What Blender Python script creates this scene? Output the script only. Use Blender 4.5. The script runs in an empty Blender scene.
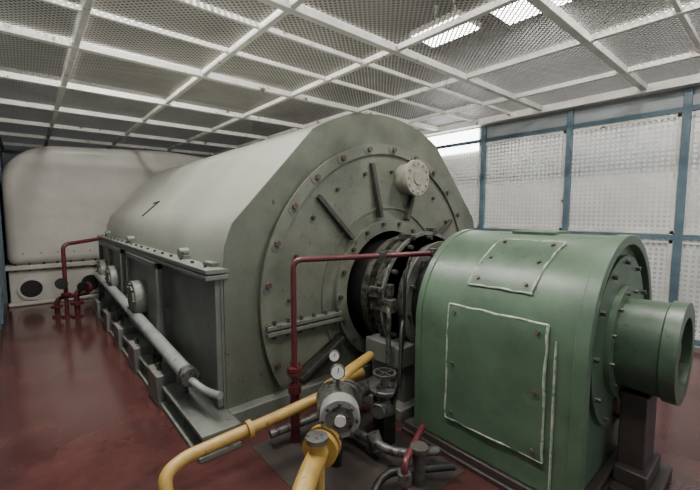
import bpy, bmesh, math, random
from mathutils import Vector, Matrix
random.seed(4)
C=bpy.context.scene.collection
# ---------------- materials ----------------
def mat(name,col,rough=.5,metal=0,scale=3,var=.25,wear=None,wear_t=.62,wear_scale=9,bump=.05):
    m=bpy.data.materials.new(name); m.use_nodes=True
    n=m.node_tree.nodes; l=m.node_tree.links; b=n['Principled BSDF']
    b.inputs['Roughness'].default_value=rough; b.inputs['Metallic'].default_value=metal
    tc=n.new('ShaderNodeNewGeometry')
    nz=n.new('ShaderNodeTexNoise'); nz.inputs['Scale'].default_value=scale; nz.inputs['Detail'].default_value=8; nz.inputs['Roughness'].default_value=.65
    l.new(tc.outputs['Position'],nz.inputs['Vector'])
    r=n.new('ShaderNodeValToRGB'); r.color_ramp.elements[0].position=.3; r.color_ramp.elements[1].position=.7
    c=col
    r.color_ramp.elements[0].color=(c[0]*(1-var),c[1]*(1-var),c[2]*(1-var),1)
    r.color_ramp.elements[1].color=(min(1,c[0]*(1+var)),min(1,c[1]*(1+var)),min(1,c[2]*(1+var)),1)
    l.new(nz.outputs['Fac'],r.inputs['Fac']); out=r.outputs['Color']
    if wear:
        n2=n.new('ShaderNodeTexNoise'); n2.inputs['Scale'].default_value=wear_scale; n2.inputs['Detail'].default_value=10; n2.inputs['Roughness'].default_value=.75
        l.new(tc.outputs['Position'],n2.inputs['Vector'])
        r2=n.new('ShaderNodeValToRGB'); r2.color_ramp.elements[0].position=wear_t; r2.color_ramp.elements[1].position=wear_t+.04
        l.new(n2.outputs['Fac'],r2.inputs['Fac'])
        mx=n.new('ShaderNodeMix'); mx.data_type='RGBA'
        l.new(r2.outputs['Color'],mx.inputs['Factor']); l.new(out,mx.inputs['A']); mx.inputs['B'].default_value=(*wear,1)
        out=mx.outputs['Result']
    l.new(out,b.inputs['Base Color'])
    if bump:
        bp=n.new('ShaderNodeBump'); bp.inputs['Strength'].default_value=bump; bp.inputs['Distance'].default_value=.02
        l.new(nz.outputs['Fac'],bp.inputs['Height']); l.new(bp.outputs['Normal'],b.inputs['Normal'])
    return m
def perf(name,col,pitch,hole,axes,rot=0):
    m=mat(name,col,.5,0,2,.2); n=m.node_tree.nodes; l=m.node_tree.links; b=n['Principled BSDF']; o=n['Material Output']
    g=n.new('ShaderNodeNewGeometry'); mp=n.new('ShaderNodeMapping')
    if axes=='YZ': mp.inputs['Rotation'].default_value=(rot,0,0)
    else: mp.inputs['Rotation'].default_value=(0,0,rot)
    mp.inputs['Scale'].default_value=(1/pitch,)*3
    l.new(g.outputs['Position'],mp.inputs['Vector'])
    sp=n.new('ShaderNodeSeparateXYZ'); l.new(mp.outputs['Vector'],sp.inputs[0])
    res=[]
    for a in axes:
        f=n.new('ShaderNodeMath'); f.operation='FRACT'; l.new(sp.outputs[a],f.inputs[0])
        s=n.new('ShaderNodeMath'); s.operation='SUBTRACT'; l.new(f.outputs[0],s.inputs[0]); s.inputs[1].default_value=.5
        ab=n.new('ShaderNodeMath'); ab.operation='ABSOLUTE'; l.new(s.outputs[0],ab.inputs[0]); res.append(ab)
    mx=n.new('ShaderNodeMath'); mx.operation='MAXIMUM'; l.new(res[0].outputs[0],mx.inputs[0]); l.new(res[1].outputs[0],mx.inputs[1])
    lt=n.new('ShaderNodeMath'); lt.operation='LESS_THAN'; l.new(mx.outputs[0],lt.inputs[0]); lt.inputs[1].default_value=hole/2
    tr=n.new('ShaderNodeBsdfTransparent'); ms=n.new('ShaderNodeMixShader')
    l.new(lt.outputs[0],ms.inputs[0]); l.new(b.outputs[0],ms.inputs[1]); l.new(tr.outputs[0],ms.inputs[2]); l.new(ms.outputs[0],o.inputs['Surface'])
    return m
def emis(name,col,s):
    m=bpy.data.materials.new(name); m.use_nodes=True; b=m.node_tree.nodes['Principled BSDF']
    b.inputs['Base Color'].default_value=(*col,1); b.inputs['Emission Color'].default_value=(*col,1); b.inputs['Emission Strength'].default_value=s
    return m
M_shell=mat('shell_grey_paint',(.265,.27,.23),.36,0,1.5,.14,(.12,.115,.09),.68,11)
M_face=mat('face_green_grey_paint',(.115,.125,.095),.42,0,3,.30,(.035,.032,.026),.60,12)
M_faceL=mat('end_flange_paint',(.140,.150,.115),.42,0,3,.30,(.04,.036,.028),.61,16)
M_low=mat('lower_casing_paint',(.14,.148,.128),.45,0,3,.25,(.04,.036,.03),.60,12)
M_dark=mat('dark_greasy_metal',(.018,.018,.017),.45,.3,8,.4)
M_steel=mat('worn_steel',(.13,.13,.12),.4,.5,10,.4,(.03,.027,.024),.52,18)
M_cpl=mat('coupling_grimy_paint',(.085,.085,.070),.45,.2,12,.5,(.02,.018,.016),.50,20)
M_bolt=mat('bolt_paint',(.065,.06,.05),.5,.2,20,.4)
M_rust=mat('rusty_bolt',(.10,.065,.05),.6,.1,20,.4)
M_ivory=mat('ivory_flange',(.30,.29,.23),.5,0,12,.2,(.12,.10,.07),.6,25)
M_green=mat('exciter_green_paint',(.075,.122,.076),.36,0,4,.24,(.15,.18,.13),.65,15)
M_greenD=mat('exciter_green_dark',(.064,.104,.066),.38,0,5,.3,(.02,.025,.02),.6,18)
M_caulk=mat('pale_sealant',(.33,.37,.29),.7,0,18,.45,(.09,.13,.09),.56,12)
M_red=mat('maroon_pipe_paint',(.095,.018,.022),.35,0,8,.3,(.16,.12,.10),.69,30)
M_yel=mat('yellow_pipe_paint',(.38,.24,.06),.42,0,7,.25,(.08,.055,.03),.60,14)
M_pipe=mat('grey_conduit',(.25,.26,.24),.38,.1,6,.2,(.08,.07,.06),.62,18)
M_floor=mat('floor_red_oxide',(.070,.026,.024),.16,0,2.5,.35,(.10,.065,.055),.67,5,.03)
M_wall=mat('wall_grey_paint',(.18,.21,.23),.5,0,1,.12)
M_frame=mat('frame_white_paint',(.56,.55,.50),.5,0,4,.2,(.07,.04,.02),.595,6)
M_blue=mat('blue_post_paint',(.075,.125,.155),.5,0,4,.25)
M_head=mat('header_grey',(.22,.24,.24),.5,0,2,.2)
M_roof=mat('roof_dark',(.10,.10,.10),.8,0,1,.3)
M_turb=mat('turbine_cover_paint',(.45,.43,.385),.36,0,1.2,.15,(.2,.18,.14),.70,6)
M_cmesh=perf('ceiling_expanded_metal',(.42,.405,.37),.038,.62,'XY',math.radians(45))
M_wmesh=perf('wall_perforated_sheet',(.56,.57,.55),.062,.58,'YZ',0)
M_conc=mat('plinth_concrete',(.045,.036,.032),.45,0,5,.3)
M_glass=mat('gauge_dial',(.6,.6,.56),.2,0,30,.05)
M_lamp=emis('lamp_glow',(1,.98,.95),22)
M_glare=emis('glare_glow',(1,1,1),9)
# ---------------- geometry helpers ----------------
def empty(name):
    e=bpy.data.objects.new(name,None); C.objects.link(e); return e
def finish(bm,name,m,parent,bevel=0,smooth=True):
    me=bpy.data.meshes.new(name); bmesh.ops.recalc_face_normals(bm,faces=bm.faces); bm.to_mesh(me); bm.free()
    if smooth:
        for p in me.polygons: p.use_smooth=True
        me.set_sharp_from_angle(angle=math.radians(32))
    me.materials.append(m); o=bpy.data.objects.new(name,me); C.objects.link(o)
    if parent: o.parent=parent
    if bevel:
        b=o.modifiers.new('bevel','BEVEL'); b.width=bevel; b.segments=2; b.limit_method='ANGLE'; b.angle_limit=math.radians(40)
    return o
def boxes(name,lst,m,parent=None,bevel=0):
    bm=bmesh.new()
    for lo,hi in lst:
        v=[bm.verts.new((x,y,z)) for x in (lo[0],hi[0]) for y in (lo[1],hi[1]) for z in (lo[2],hi[2])]
        for f in ((0,1,3,2),(4,6,7,5),(0,4,5,1),(2,3,7,6),(0,2,6,4),(1,5,7,3)): bm.faces.new([v[i] for i in f])
    return finish(bm,name,m,parent,bevel)
def cyls(name,lst,m,parent=None,seg=24,bevel=0):
    bm=bmesh.new()
    for it in lst:
        a=Vector(it[0]); b=Vector(it[1]); r=it[2]; r2=it[3] if len(it)>3 else r
        d=b-a; q=d.to_track_quat('Z','Y').to_matrix().to_4x4()
        bmesh.ops.create_cone(bm,cap_ends=True,segments=seg,radius1=r,radius2=r2,depth=d.length,matrix=Matrix.Translation((a+b)/2)@q)
    return finish(bm,name,m,parent,bevel)
def lathe(name,c,prof,m,parent=None,seg=64,a0=0,a1=360,axis='Y'):
    bm=bmesh.new(); full=(a1-a0)>=360; N=seg; rings=[]
    for i in range(N if full else N+1):
        a=math.radians(a0+(a1-a0)*i/N)
        rings.append([bm.verts.new((c[0]+r*math.cos(a),y,c[1]+r*math.sin(a))) for r,y in prof])
    k=len(prof)
    for i in range(N):
        A=rings[i]; B=rings[(i+1)%len(rings)]
        for j in range(k): bm.faces.new((A[j],A[(j+1)%k],B[(j+1)%k],B[j]))
    if not full: bm.faces.new(rings[0]); bm.faces.new(rings[-1][::-1])
    return finish(bm,name,m,parent)
def ring(name,c,ri,ro,y0,y1,m,parent,**k): return lathe(name,c,[(ri,y0),(ro,y0),(ro,y1),(ri,y1)],m,parent,**k)
def tube(name,pts,r,m,parent=None,fil=.08,res=6):
    P=[Vector(p) for p in pts]; out=[P[0]]
    for i in range(1,len(P)-1):
        a=(P[i-1]-P[i]); b=(P[i+1]-P[i]); f=min(fil,a.length*.45,b.length*.45)
        A=P[i]+a.normalized()*f; B=P[i]+b.normalized()*f
        for k in range(7):
            t=k/6; out.append(A*(1-t)**2+P[i]*2*t*(1-t)+B*t*t)
    out.append(P[-1])
    cu=bpy.data.curves.new(name,'CURVE'); cu.dimensions='3D'; cu.bevel_depth=r; cu.bevel_resolution=res; cu.use_fill_caps=True
    s=cu.splines.new('POLY'); s.points.add(len(out)-1)
    for i,p in enumerate(out): s.points[i].co=(*p,1)
    cu.materials.append(m); o=bpy.data.objects.new(name,cu); C.objects.link(o)
    if parent: o.parent=parent
    return o
# ---------------- room ----------------
XL,XR,YB,YF,ZC=-.36,6.25,12.6,-3,3.3
boxes('floor',[((XL-.1,YF,-.1),(XR+.1,YB,0))],M_floor)
boxes('wall_left',[((XL-.1,YF,0),(XL,YB,5.2))],M_wall)
boxes('wall_back',[((XL,YB,0),(XR+.1,YB+.1,5.2))],M_wall)
boxes('baseboard_left',[((XL,YF,0),(XL+.02,YB,.12))],M_conc)
boxes('roof',[((XL-.1,YF,5.2),(XR+.1,YB,5.3))],M_roof)
boxes('wall_upper_right',[((XR,YF,ZC+.05),(XR+.1,YB,5.2))],M_roof)
boxes('trim_left',[((XL,5.6+i*1.6,.12),(XL+.03,5.66+i*1.6,3.2)) for i in range(4)],M_blue)
bm=bmesh.new(); v=[bm.verts.new(p) for p in ((XL,YF,ZC+.03),(XR,YF,ZC+.03),(XR,YB,ZC+.03),(XL,YB,ZC+.03))]; bm.faces.new(v)
finish(bm,'ceiling',M_cmesh,None,smooth=False)
fr=empty('ceiling_frame')
ymain=[-2.6,-1.3,0,1.35,2.64,4.55,6.06,7.5,9.0,10.5,12.0]
ythin=[-1.9,-.6,.7,3.12,3.78]
xs=[.45,1.65,2.85,4.05,5.25]
boxes('cross_beams',[((XL,y-.035,ZC-.05),(XR,y+.035,ZC+.02)) for y in ymain],M_frame,fr,.005)
boxes('long_beams',[((x-.025,YF,ZC-.035),(x+.025,YB,ZC+.02)) for x in xs],M_frame,fr,.004)
boxes('thin_bars',[((XL,y-.017,ZC-.015),(XR,y+.017,ZC+.025)) for y in ythin],M_frame,fr)
boxes('edge_rails',[((XL,YF,ZC-.06),(XL+.05,YB,ZC+.02)),((XR-.16,YF,ZC-.08),(XR,YB,ZC+.02))],M_frame,fr)
wp=[-1.7,-.38,.93,2.25,3.65,5.0,6.3,7.6,8.9,10.2,11.5]
bm=bmesh.new(); v=[bm.verts.new(p) for p in ((XR+.03,YF,.1),(XR+.03,YB,.1),(XR+.03,YB,2.95),(XR+.03,YF,2.95))]; bm.faces.new(v)
finish(bm,'wall_right',M_wmesh,None,smooth=False)
pf=empty('wall_right_frame')
boxes('posts',[((XR-.04,y-.04,0),(XR+.02,y+.04,ZC-.1)) for y in wp],M_blue,pf,.004)
boxes('rails',[((XR-.03,YF,z),(XR+.02,YB,z+.06)) for z in (.05,1.35,2.93)],M_blue,pf)
boxes('sheet_edges',[((XR-.01,y+.05,.1),(XR+.02,y+.09,2.93)) for y in wp]+[((XR-.01,YF,z),(XR+.02,YB,z+.04)) for z in (1.42,2.88,.12,1.30)],M_frame,pf)
boxes('header_panel',[((XR+.0,YF,2.99),(XR+.05,YB,ZC+.05))],M_head,pf)
boxes('window_glare_1',[((XR-.02,3.75,2.80),(XR-.012,5.2,3.19))],M_glare)  # added glowing panel laid over the sheet to paint the window's glare
boxes('wall_outer',[((8.4,YF,0),(8.5,YB,5.2))],mat('outer_wall',(.36,.36,.35),.8,0,.6,.3))
boxes('floor_outer',[((XR+.1,YF,-.1),(8.5,YB,0))],M_roof)
# ---------------- generator ----------------
CX,CZ=2.83,.92
G=empty('turbo_generator'); Y0,Y1=2.75,8.2
R=1.75
def pz(a,s=1): return (CX+R*math.cos(math.radians(a)),CZ+R*math.sin(math.radians(a)))
prof=[(CX-1.73,.18),(CX-1.73,1.24)]
for a in (163,160,157): prof.append((CX+1.79*math.cos(math.radians(a)),CZ+1.79*math.sin(math.radians(a))))
for a in range(121,57,-4): prof.append(pz(a))
for a in (23,20,17): prof.append((CX+1.79*math.cos(math.radians(a)),CZ+1.79*math.sin(math.radians(a))))
prof+= [(CX+1.73,1.24),(CX+1.73,.18)]
den=[]
for i,p in enumerate(prof):
    q=prof[(i+1)%len(prof)]; L=math.dist(p,q); k=max(1,int(L/.12))
    for j in range(k): den.append((p[0]+(q[0]-p[0])*j/k,p[1]+(q[1]-p[1])*j/k))
bm=bmesh.new(); HR=.62
A=[bm.verts.new((x,Y0,z)) for x,z in den]; B=[bm.verts.new((x,Y1,z)) for x,z in den]
A2=[bm.verts.new((x,Y0+.02,z)) for x,z in den]
Hh=[];Hd=[]
for x,z in den:
    a=math.atan2(z-CZ,x-CX); hx,hz=CX+HR*math.cos(a),CZ+HR*math.sin(a)
    Hh.append(bm.verts.new((hx,Y0,hz))); Hd.append(bm.verts.new((hx,Y0+.7,hz)))
n=len(den)
for i in range(n):
    j=(i+1)%n
    bm.faces.new((A[i],A[j],A2[j],A2[i])).material_index=1
    bm.faces.new((A2[i],A2[j],B[j],B[i])).material_index=0
    bm.faces.new((A[i],Hh[i],Hh[j],A[j])).material_index=1
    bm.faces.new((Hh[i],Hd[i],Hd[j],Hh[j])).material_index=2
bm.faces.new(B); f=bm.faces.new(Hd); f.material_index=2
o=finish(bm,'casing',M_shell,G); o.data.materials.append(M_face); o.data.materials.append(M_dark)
boxes('lower_side_plates',[((CX-1.75,Y0+.01,.18),(CX-1.72,Y1,1.22)),((CX+1.72,Y0+.01,.18),(CX+1.75,Y1,1.22))],M_low,G)
boxes('split_ledge',[((CX-1.87,Y0-.02,1.20),(CX-1.70,Y1+.03,1.235)),((CX-1.87,Y0-.02,1.245),(CX-1.70,Y1+.03,1.28)),
                     ((CX+1.70,Y0-.02,1.2),(CX+1.87,Y1+.03,1.28))],M_low,G,.004)
cyls('ledge_bolts',[((CX-1.81,y,1.19),(CX-1.81,y,1.30),.013) for y in [Y0+.15+i*.3 for i in range(18)]],M_bolt,G,6)
boxes('side_ribs',[((CX-1.79,y,.2),(CX-1.74,y+.03,1.2)) for y in (Y0+.02,)],M_low,G,.003)
boxes('side_box',[((CX-1.83,4.1,.32),(CX-1.74,5.6,1.17)),((CX-1.83,6.0,.32),(CX-1.74,8.0,1.17))],M_low,G,.01)
boxes('side_box_frames',[((CX-1.88,y,.28),(CX-1.82,y+.07,1.19)) for y in (4.08,5.56,5.98,7.0,7.95)]+[((CX-1.88,4.08,1.13),(CX-1.82,5.62,1.19)),((CX-1.88,5.98,1.13),(CX-1.82,8.0,1.19)),((CX-1.88,4.08,.28),(CX-1.82,5.62,.36))],M_low,G,.004)
cyls('side_ports',[((CX-1.96,y,.70),(CX-1.82,y,.70),.21) for y in (4.9,6.5,7.45)],M_low,G,32,.01)
cyls('side_port_covers',[((CX-1.975,y,.70),(CX-1.955,y,.70),.15) for y in (4.9,6.5,7.45)],M_low,G,32,.006)
cyls('side_port_bolts',[((CX-1.985,y+.17*math.cos(t*.785),.70+.17*math.sin(t*.785)),(CX-1.95,y+.17*math.cos(t*.785),.70+.17*math.sin(t*.785)),.014) for y in (4.9,6.5,7.45) for t in range(8)],M_bolt,G,6)
cyls('lifting_trunnions',[((CX-1.80,y,1.33),(CX-1.70,y,1.33),.045) for y in (3.6,5.9,7.8)],M_low,G,20,.006)
boxes('lug_plates',[((CX-1.78,y-.09,1.28),(CX-1.68,y+.09,1.31)) for y in (2.95,3.6,5.9,7.8)],M_low,G)
def facet(t,y,off):
    a=Vector(prof[4]); b=Vector(prof[5]); p=a.lerp(b,t); d=(b-a).normalized(); nn=Vector((-d.y,d.x))
    return (p.x+nn.x*off,y,p.y+nn.y*off)
tube('shell_strip',[facet(.03,5.75,.006),facet(.28,5.6,.006),facet(.25,5.82,.006)],.009,M_bolt,G,.01)
c=(CX,CZ)
ring('end_shield',c,HR+.02,1.44,Y0-.035,Y0+.001,M_faceL,G,seg=90,a0=-28,a1=208)
ring('end_shield_rim',c,1.36,1.46,Y0-.06,Y0-.03,M_faceL,G,seg=90,a0=-28,a1=208)
ring('end_shield_recess',c,HR+.2,HR+.23,Y0-.05,Y0-.03,M_faceL,G,seg=90,a0=-28,a1=208)
ring('bore_collar',c,HR-.03,HR+.09,Y0-.08,Y0-.02,M_faceL,G,seg=72)
def pol(r,a): a=math.radians(a); return CX+r*math.cos(a),CZ+r*math.sin(a)
bl=[];bs=[]
for a in range(-24,206,14):
    x,z=pol(1.41,a); bl.append(((x,Y0-.09,z),(x,Y0-.05,z),.026))
    x,z=pol(1.41,a+1.2); bs.append(((x,Y0-.066,z),(x,Y0-.058,z),.040))
cyls('rim_bolts',bl,M_rust,G,6); bl=[]
for a in range(-20,206,18):
    x,z=pol(1.19,a); bl.append(((x,Y0-.065,z),(x,Y0-.03,z),.018))
for a in range(0,360,20):
    x,z=pol(HR+.05,a); bl.append(((x,Y0-.11,z),(x,Y0-.07,z),.02))
cyls('end_shield_bolts',bl,M_bolt,G,6)
cyls('end_shield_washers',bs,M_low,G,16)
def rib(name,a,r0,r1,w=.035,h=.07):
    bm=bmesh.new(); ca,sa=math.cos(math.radians(a)),math.sin(math.radians(a))
    vs=[]
    for r,s,y in [(r,s,y) for r in (r0,r1) for s in (-1,1) for y in (Y0-.035-h,Y0-.02)]:
        if y<Y0-.03 and r==r1: y+=.03
        vs.append(bm.verts.new((CX+r*ca-s*w/2*sa,y,CZ+r*sa+s*w/2*ca)))
    for f in ((0,1,3,2),(4,6,7,5),(0,4,5,1),(2,3,7,6),(0,2,6,4),(1,5,7,3)): bm.faces.new([vs[i] for i in f])
    return finish(bm,name,M_bolt,G,.004)
for i,a in enumerate((134,101,70,32,-2,212)): rib('radial_rib_%d'%i,a,.74,1.28,.042,.069)
boxes('joint_bar',[((CX-1.42,Y0-.10,.70),(CX-.66,Y0-.03,.735)),((CX-1.42,Y0-.10,.75),(CX-.66,Y0-.03,.785)),((CX+.66,Y0-.10,.70),(CX+1.42,Y0-.03,.785))],M_low,G,.004)
cyls('joint_bolts',[((x,Y0-.075,.67),(x,Y0-.075,.82),.016) for x in [CX-1.35+i*.13 for i in range(6)]],M_bolt,G,6)
fx,fz=3.08,2.05
cyls('vent_flange',[((fx,Y0-.18,fz),(fx,Y0-.02,fz),.155),((fx,Y0-.22,fz),(fx,Y0-.17,fz),.185)],M_ivory,G,36,.006)
cyls('vent_flange_bolts',[((fx+.15*math.cos(t*math.pi/6),Y0-.235,fz+.15*math.sin(t*math.pi/6)),(fx+.15*math.cos(t*math.pi/6),Y0-.21,fz+.15*math.sin(t*math.pi/6)),.013) for t in range(12)]+[((fx,Y0-.23,fz),(fx,Y0-.215,fz),.07)],M_ivory,G,12)
boxes('skid_beam',[((.80,Y0-.25,.0),(1.10,Y1-.1,.035)),((.82,Y0-.25,.15),(1.10,Y1-.1,.18)),((1.0,Y0-.25,.03),(1.03,Y1-.1,.16)),
     ((CX+1.7,Y0-.25,0),(CX+2.0,Y1-.1,.18)),((1.1,Y0-.1,0),(CX+1.7,Y1-.1,.18))],M_low,G,.004)
boxes('skid_gussets',[((.84,y,.03),(1.02,y+.02,.16)) for y in [Y0-.2+i*.42 for i in range(13)]],M_low,G)
boxes('skid_feet',[((.78,y,.0),(1.10,y+.34,.27)) for y in (3.5,4.4,5.3,6.2,7.1)],M_low,G,.006)
cyls('foot_bolts',[((.84,y+.17,.2),(.84,y+.17,.33),.02) for y in (3.5,4.4,5.3,6.2,7.1)],M_bolt,G,6)
Pp=empty('cable_conduit'); Pp.parent=G
tube('pipe',[(.90,2.98,.42),(.90,5.0,.52),(.88,7.6,.64)],.060,M_pipe,Pp,.5)
cyls('end_cap',[((.90,2.95,.42),(.90,3.01,.423),.070),((.90,3.02,.424),(.90,3.06,.426),.066)],M_steel,Pp)
tube('cable_tail',[(.90,2.97,.40),(.95,2.78,.36),(1.0,2.62,.37)],.028,M_pipe,Pp)
boxes('supports',[((.86,y,.18),(.94,y+.04,.40+.04*(y-2.98))) for y in (3.15,3.95,5.9,7.5)],M_steel,Pp)
# ---------------- bearing / slip ring assembly ----------------
Bq=empty('bearing_pedestal')
cyls('shaft',[((CX,1.92,CZ),(CX,3.3,CZ),.17)],M_steel,Bq,40)
cyls('bearing_housing',[((CX,2.5,CZ),(CX,2.85,CZ),.50)],M_dark,Bq,48,.01)
ring('bearing_cap',c,.2,.55,2.44,2.52,M_cpl,Bq)
ring('bearing_step',c,.2,.47,2.34,2.46,M_dark,Bq)
ring('brush_ring',c,.34,.57,2.20,2.34,M_cpl,Bq)
ring('brush_ring_lip',c,.40,.60,2.20,2.225,M_low,Bq)
ring('inner_ring',c,.18,.50,2.04,2.12,M_cpl,Bq)
ring('inner_ring_lip',c,.42,.52,2.03,2.05,M_low,Bq)
ring('ring_hub',c,.17,.42,1.95,2.36,M_dark,Bq)
bl=[];bb=[];bc=[]
for a in range(0,360,30):
    x,z=pol(.545,a); bl.append(((x,2.15,z),(x,2.22,z),.02))
    x,z=pol(.46,a+9); bl.append(((x,1.99,z),(x,2.04,z),.016))
cyls('tie_bolts',bl,M_bolt,Bq,6)
for i,a in enumerate((12,48,80,112,140,171)):
    x,z=pol(.59+.02*random.random(),a); s=.02+.025*random.random(); bb.append(((x-s,2.16+.06*random.random(),z-s),(x+s,2.27+.08*random.random(),z+s*1.5)))
boxes('brush_holders',bb,M_cpl,Bq,.006)
boxes('pedestal',[((CX-.5,2.03,.08),(CX+.5,2.42,.45)),((CX-.62,1.95,0),(CX+.62,2.5,.1)),((CX-.6,1.99,.42),(CX-.40,2.4,.60))],M_low,Bq,.01)
boxes('cap_clamps',[((CX-.60,2.10,.86),(CX-.50,2.34,.98)),((CX-.58,2.12,1.00),(CX-.53,2.18,1.10)),((CX-.58,2.24,1.00),(CX-.53,2.30,1.10))],M_cpl,Bq,.006)
tube('oil_line',[(CX-.42,2.05,1.32),(CX-.56,1.98,1.2),(CX-.60,1.96,.7),(CX-.64,1.97,.35),(CX-.75,1.97,.3)],.014,M_dark,Bq)
tube('oil_line_b',[(CX-.52,2.2,1.0),(CX-.62,2.1,.85),(CX-.64,2.08,.45)],.022,M_cpl,Bq)
# ---------------- exciter ----------------
E=empty('exciter'); ER=.66; EZ=.89; EY0,EY1=.69,1.76
def arch(R,zb=.08,n=40):
    p=[(CX-R,zb+(EZ-zb)*k/8) for k in range(8)]
    p+=[(CX+R*math.cos(math.pi-math.pi*i/n),EZ+R*math.sin(math.pi*i/n)) for i in range(n+1)]
    p+=[(CX+R,EZ-(EZ-zb)*k/8) for k in range(1,9)]
    return p
def extr(name,p,y0,y1,m,parent,bevel=0):
    bm=bmesh.new(); A=[bm.verts.new((x,y0,z)) for x,z in p]; B=[bm.verts.new((x,y1,z)) for x,z in p]
    k=len(p)
    for i in range(k): bm.faces.new((A[i],A[(i+1)%k],B[(i+1)%k],B[i]))
    bm.faces.new(A[::-1]); bm.faces.new(B)
    return finish(bm,name,m,parent,bevel)
extr('hood',arch(ER),EY0,EY1,M_green,E,.012)
def archring(name,R0,R1,y0,y1,m):
    bm=bmesh.new(); a=arch(R0); b=arch(R1); L=[]
    for (x0,z0),(x1,z1) in zip(a,b): L.append([bm.verts.new((x0,y0,z0)),bm.verts.new((x1,y0,z1)),bm.verts.new((x1,y1,z1)),bm.verts.new((x0,y1,z0))])
    for i in range(len(L)-1):
        for j in range(4): bm.faces.new((L[i][j],L[i][(j+1)%4],L[i+1][(j+1)%4],L[i+1][j]))
    bm.faces.new(L[0]); bm.faces.new(L[-1][::-1])
    return finish(bm,name,m,E,.004)
archring('front_rim',ER-.05,ER+.010,EY0-.05,EY0+.02,M_green)
archring('rear_rim',ER-.03,ER+.008,EY1-.03,EY1+.02,M_green)
ce=(CX,EZ)
ring('front_plate',ce,.20,.54,EY0-.03,EY0+.01,M_greenD,E)
ring('shaft_collar',ce,.18,.35,EY0-.06,EY0,M_green,E)
lathe('shaft_cover',ce,[(.20,EY0-.05),(.275,EY0-.05),(.28,.43),(.295,.42),(.295,.35),(.21,.35),(.21,.60)],M_greenD,E,64)
cyls('shaft_cover_core',[((CX,.50,EZ),(CX,.74,EZ),.22)],M_dark,E,40)
cyls('shaft_end',[((CX,.38,EZ),(CX,.70,EZ),.07)],M_steel,E,30)
bl=[]
for a in range(0,360,30):
    x,z=CX+.50*math.cos(math.radians(a)),EZ+.50*math.sin(math.radians(a)); bl.append(((x,EY0-.055,z),(x,EY0-.02,z),.015))
    x,z=CX+.32*math.cos(math.radians(a+12)),EZ+.32*math.sin(math.radians(a+12)); bl.append(((x,EY0-.08,z),(x,EY0-.05,z),.012))
cyls('front_bolts',bl,M_bolt,E,6)
def S(s,y,off=0):
    if s>=0:
        a=math.pi-s/ER; return (CX+(ER+off)*math.cos(a),y,EZ+(ER+off)*math.sin(a))
    return (CX-ER-off,y,EZ+s)
def patch(name,s0,s1,y0,y1,skew,m):
    bm=bmesh.new(); N=14; rows=[]
    for i in range(N+1):
        t=i/N; s=s0+(s1-s0)*t; dy=skew*t
        rows.append([bm.verts.new(S(s,yy+dy,o)) for yy,o in ((y0,0),(y0,.012),(y1,.012),(y1,0))])
    for i in range(N):
        for j in range(3): bm.faces.new((rows[i][j],rows[i][j+1],rows[i+1][j+1],rows[i+1][j]))
    bm.faces.new(rows[0]); bm.faces.new(rows[-1][::-1]); finish(bm,name,m,E)
    pts=[]
    for i in range(13): t=i/12; pts.append(S(s0+(s1-s0)*t,y0+skew*t,.006))
    for i in range(1,9): t=i/8; pts.append(S(s1,y0+(y1-y0)*t+skew,.006))
    for i in range(1,13): t=1-i/12; pts.append(S(s0+(s1-s0)*t,y1+skew*t,.006))
    for i in range(1,9): t=i/8; pts.append(S(s0,y1+(y0-y1)*t,.006))
    pts=[(p[0]+random.uniform(-.003,.003),p[1]+random.uniform(-.005,.005),p[2]+random.uniform(-.004,.004)) for p in pts]; pts.append(pts[0])
    tube(name+'_seal',pts,.0085,M_caulk,E,.01,3)
    bl=[]
    for s in (s0+.05,(s0+s1)/2,s1-.05):
        for y in (y0+.05,y1-.05):
            yy=y+skew*(s-s0)/(s1-s0); bl.append((S(s,yy,.005),S(s,yy,.024),.012))
    cyls(name+'_screws',bl,M_rust,E,10)
patch('side_cover',-.62,.18,.85,1.50,0,M_green)
patch('top_cover',.34,.78,.98,1.40,-.06,M_greenD)
tube('seam_seal',[S(s,.80,.002) for s in [-.78+i*.08 for i in range(12)]],.007,M_caulk,E,.01,3)
boxes('top_lug',[((CX-.10,1.05,EZ+ER-.01),(CX+.18,1.35,EZ+ER+.015))],M_greenD,E,.006)
boxes('base_frame',[((CX-.70,.60,0),(CX+.70,1.88,.03)),((CX-.68,.62,.03),(CX-.6,1.87,.08)),((CX+.6,.62,.03),(CX+.68,1.87,.08)),((CX-.6,.64,.03),(CX+.6,1.86,.08))],M_conc,E,.006)
boxes('outboard_stand',[((CX-.12,.48,.05),(CX+.12,.62,.61)),((CX-.26,.40,0),(CX+.26,.62,.06)),((CX-.18,.45,.06),(CX+.18,.62,.16))],M_conc,E,.01)
# ---------------- pipes ----------------
Rp=empty('maroon_drain_pipe')
tube('pipe',[(1.43,2.30,.42),(1.43,2.30,1.36),(2.62,1.9,1.36),(2.62,1.95,1.30)],.021,M_red,Rp,.07)
cyls('flange',[((1.43,2.3,.52),(1.43,2.3,.545),.055),((1.43,2.3,.55),(1.43,2.3,.575),.055)],M_red,Rp)
cyls('flange_bolts',[((1.43+.042*math.cos(t*1.57),2.3+.042*math.sin(t*1.57),.50),(1.43+.042*math.cos(t*1.57),2.3+.042*math.sin(t*1.57),.595),.007) for t in range(4)],M_steel,Rp,6)
cyls('foot',[((1.43,2.3,0),(1.43,2.3,.45),.035),((1.43,2.3,.38),(1.43,2.3,.44),.05)],M_red,Rp)
cyls('clamps',[((2.1,2.07,1.335),(2.1,2.07,1.39),.03),((2.55,1.92,1.33),(2.55,1.92,1.40),.035)],M_steel,Rp)
Yp=empty('yellow_oil_pipe')
tube('pipe',[(.50,2.05,.0),(.50,2.18,.24),(.62,2.22,.27),(1.25,2.17,.33),(1.62,2.07,.42),(1.75,2.1,.5),(2.1,2.2,.52)],.038,M_yel,Yp,.12)
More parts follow.
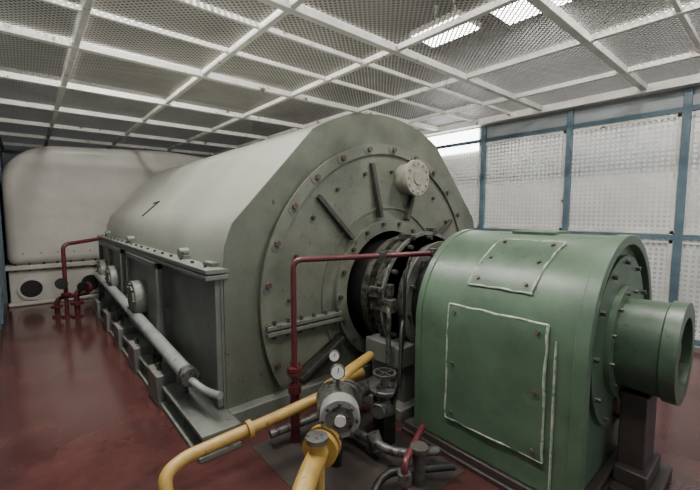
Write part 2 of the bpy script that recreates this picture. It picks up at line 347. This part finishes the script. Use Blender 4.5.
cyls('flange',[((1.0,2.185,.305),(1.03,2.183,.308),.06)],M_yel,Yp)
Yq=empty('yellow_oil_pipe')
tube('pipe',[(.86,1.38,.0),(.88,1.45,.18),(1.05,1.6,.26),(1.33,1.80,.29)],.060,M_yel,Yq,.15)
cyls('flanges',[((1.25,1.745,.285),(1.28,1.765,.285),.11),((1.30,1.775,.29),(1.325,1.79,.29),.11)],M_yel,Yq)
cyls('elbow',[((1.20,1.70,.28),(1.20,1.70,.39),.048),((1.20,1.70,0),(1.20,1.70,.28),.045)],M_yel,Yq)
cyls('elbow_cap',[((1.20,1.70,.39),(1.20,1.70,.415),.065)],M_steel,Yq)
Fm=empty('flow_meter')
cyls('body',[((1.36,1.815,.32),(1.66,2.0,.36),.085),((1.44,1.80,.42),(1.56,1.99,.42),.13)],M_steel,Fm,32,.01)
cyls('dial_case',[((1.385,1.715,.44),(1.45,1.80,.44),.125)],M_pipe,Fm,32,.008)
cyls('dial',[((1.380,1.708,.44),(1.386,1.716,.44),.085)],M_steel,Fm,32)
cyls('dial_boss',[((1.370,1.695,.44),(1.382,1.71,.44),.035)],M_glass,Fm,32)
cyls('dial_bolts',[((1.38-.105*math.cos(t)*.77,1.71+.105*math.cos(t)*.62,.44+.105*math.sin(t)),(1.365-.105*math.cos(t)*.77,1.695+.105*math.cos(t)*.62,.44+.105*math.sin(t)),.012) for t in [i*.785 for i in range(8)]],M_bolt,Fm,6)
cyls('flanges',[((1.66,2.0,.36),(1.69,2.02,.36),.12),((1.70,2.03,.36),(1.73,2.05,.36),.12)],M_steel,Fm,28)
tube('outlet',[(1.72,2.04,.36),(1.85,2.12,.30),(2.12,2.15,.30)],.06,M_steel,Fm)
cyls('foot',[((1.5,1.9,0),(1.5,1.9,.32),.04)],M_dark,Fm)
def gauge(P,p,r,base):
    d=Vector((-.62,-.76,.15)).normalized(); p=Vector(p)
    cyls('case',[(p,p+d*.035,r)],M_steel,P,28,.004); cyls('dial',[(p+d*.034,p+d*.038,r*.84)],M_glass,P,28)
    cyls('needle',[(p+d*.04-Vector((0,0,r*.1)),p+d*.04+Vector((.2*r,0,r*.6)),.003)],M_dark,P,6)
    tube('stem',[p+d*.015,(p.x,p.y,p.z-r-.06),base],.012,M_steel,P,.02)
Pg=empty('pressure_gauge'); gauge(Pg,(1.62,2.07,.68),.04,(1.62,2.07,.45))
Pg2=empty('pressure_gauge'); gauge(Pg2,(1.50,1.88,.66),.05,(1.52,1.9,.52))
Va=empty('control_valve')
cyls('body',[((1.92,1.86,.24),(1.92,1.86,.40),.085),((1.80,1.81,.30),(2.05,1.91,.30),.055),((1.92,1.86,.40),(1.92,1.86,.43),.11),((1.92,1.86,.43),(1.92,1.86,.52),.03)],M_steel,Va,28,.006)
o=lathe('handwheel',(1.92,1.86),[(.07,.52),(.085,.52),(.085,.54),(.07,.54)],M_bolt,Va,32)
o.data.transform(Matrix(((1,0,0,0),(0,0,1,0),(0,1,0,0),(0,0,0,1))))
boxes('handwheel_spokes',[((1.84,1.855,.524),(2.0,1.865,.536)),((1.915,1.78,.524),(1.925,1.94,.536))],M_bolt,Va)
boxes('stand',[((1.86,1.80,0),(1.98,1.92,.25))],M_dark,Va,.006)
tube('hose',[(1.92,1.80,.30),(1.90,1.70,.5),(2.0,1.78,.82),(2.08,1.83,.92),(2.13,1.90,.8),(2.12,1.88,.5)],.012,M_dark,Va,.1)
Ip=empty('instrument_piping')
tube('pipe_a',[(1.25,2.35,.10),(1.7,2.30,.12),(1.75,1.6,.12),(2.02,1.45,.10)],.03,M_steel,Ip,.1)
tube('pipe_b',[(1.35,1.45,.03),(1.6,1.55,.09),(1.98,1.30,.09)],.025,M_dark,Ip,.1)
tube('pipe_c',[(1.62,1.40,0),(1.62,1.40,.22),(1.98,1.55,.24)],.022,M_red,Ip,.06)
tube('pipe_d',[(1.75,2.35,.0),(1.75,2.35,.30),(2.1,2.3,.34)],.05,M_yel,Ip,.06)
cyls('fittings',[((1.62,1.40,0),(1.62,1.40,.03),.05),((1.62,1.40,.10),(1.62,1.40,.16),.04),((1.75,1.75,.07),(1.75,1.81,.17),.05),((1.74,2.0,.12),(1.74,2.06,.12),.05)],M_steel,Ip)
cyls('small_valve',[((1.78,1.42,.0),(1.78,1.42,.22),.04),((1.78,1.42,.22),(1.78,1.42,.25),.055)],M_bolt,Ip)
boxes('floor_plate',[((1.15,1.30,-.005),(2.10,2.45,.004))],M_conc)
# ---------------- turbine cover at the back ----------------
T=empty('steam_turbine_casing')
tx0,tx1,tz=-.30,5.0,3.04
p=[(tx0,.74)]
def q(cx,cz,rx,rz,a0,a1,n=12):
    return [(cx+rx*math.cos(math.radians(a0+(a1-a0)*i/n)),cz+rz*math.sin(math.radians(a0+(a1-a0)*i/n))) for i in range(n+1)]
p+=q(tx0+.9,2.25,.9,.70,180,100)+[(2.4,tz)]+q(tx1-1.1,2.1,1.1,.85,80,0)+[(tx1,.74)]
o=extr('cover',p,9.0,12.2,M_turb,T)
b=o.modifiers.new('b','BEVEL'); b.width=.14; b.segments=6; b.limit_method='ANGLE'; b.angle_limit=math.radians(60)
boxes('split_flange',[((tx0-.04,8.93,.66),(tx1+.05,12.2,.74))],M_turb,T,.01)
boxes('lower_half',[((tx0,9.02,.06),(tx1,12.2,.66)),((tx0-.03,8.95,0),(tx1+.02,12.2,.07))],M_turb,T,.02)
cyls('flange_bolts',[((tx0+.1+i*.2,8.98,.64),(tx0+.1+i*.2,8.98,.78),.02) for i in range(12)],M_bolt,T,6)
cyls('openings',[((x,9.0,.30),(x,9.03,.30),.16) for x in (.0,.9,1.7)],M_dark,T,28)
ring('opening_lip',(.0,.30),.16,.20,8.98,9.03,M_turb,T); ring('opening_lip_b',(.9,.30),.16,.20,8.98,9.03,M_turb,T)
cyls('cover_rivets',[((tx0+.22+i*.25,8.985,.95),(tx0+.22+i*.25,9.01,.95),.014) for i in range(10)],M_low,T,8)
V=empty('drain_valve_station')
tube('pipe_a',[(.42,7.6,0),(.42,7.6,1.18),(1.0,7.9,1.24)],.03,M_red,V,.1)
tube('pipe_b',[(.55,7.5,0),(.55,7.5,.42),(.75,7.65,.46)],.04,M_red,V,.1)
tube('pipe_c',[(.30,7.7,0),(.30,7.7,.30),(.75,7.9,.30)],.035,M_red,V,.1)
cyls('flanges',[((.42,7.6,0),(.42,7.6,.03),.07),((.55,7.5,0),(.55,7.5,.03),.08),((.30,7.7,0),(.30,7.7,.03),.07),((.42,7.6,.35),(.42,7.6,.39),.07),((.55,7.5,.2),(.55,7.5,.25),.09),((.70,7.6,.44),(.74,7.62,.445),.09),((.30,7.7,.15),(.30,7.7,.19),.08)],M_red,V)
cyls('handwheels',[((.36,7.5,.56),(.37,7.48,.57),.09),((.62,7.4,.5),(.63,7.38,.5),.08)],M_dark,V)
# ---------------- lights ----------------
for x,y,lx,ly in ((5.5,4.0,.6,.9),(5.75,2.7,.6,.9)):
    z=4.7; e=empty('hall_lamp')
    boxes('housing',[((x-lx/2-.03,y-ly/2-.03,z),(x+lx/2+.03,y+ly/2+.03,z+.08)),((x-.02,y-.2,z+.08),(x+.02,y-.16,5.2)),((x-.02,y+.16,z+.08),(x+.02,y+.2,5.2))],M_frame,e)
    boxes('diffuser',[((x-lx/2,y-ly/2,z-.02),(x+lx/2,y+ly/2,z))],M_lamp,e)
def area(x,y,z,sx,sy,e,rot=(0,0,0),col=(1,.97,.92)):
    L=bpy.data.lights.new('fill_light','AREA'); L.shape='RECTANGLE'; L.size=sx; L.size_y=sy; L.energy=e; L.color=col
    o=bpy.data.objects.new('overhead_fill',L); o.location=(x,y,z); o.rotation_euler=rot; C.objects.link(o)  # bare area light, added out of view to brighten the room
area(.9,.2,4.7,.4,1.6,280); area(.9,2.9,4.7,.4,1.6,420); area(1.0,4.9,4.7,.4,1.2,420); area(3.6,.4,4.7,.5,1.4,440)
area(7.4,3,4.9,.6,9,560)  # added strip light outside the mesh wall, no real fitting there
w=bpy.data.worlds.new('world'); bpy.context.scene.world=w; w.use_nodes=True
w.node_tree.nodes['Background'].inputs[0].default_value=(.92,.95,1,1); w.node_tree.nodes['Background'].inputs[1].default_value=1.05
# ---------------- camera ----------------
cam=bpy.data.cameras.new('camera'); co=bpy.data.objects.new('camera',cam); C.objects.link(co)
cam.sensor_width=36; cam.lens=378/700*36; cam.clip_start=.02
co.location=(0,0,1.7); co.rotation_euler=(math.radians(90-4.97),0,math.radians(-40.5))
bpy.context.scene.camera=co
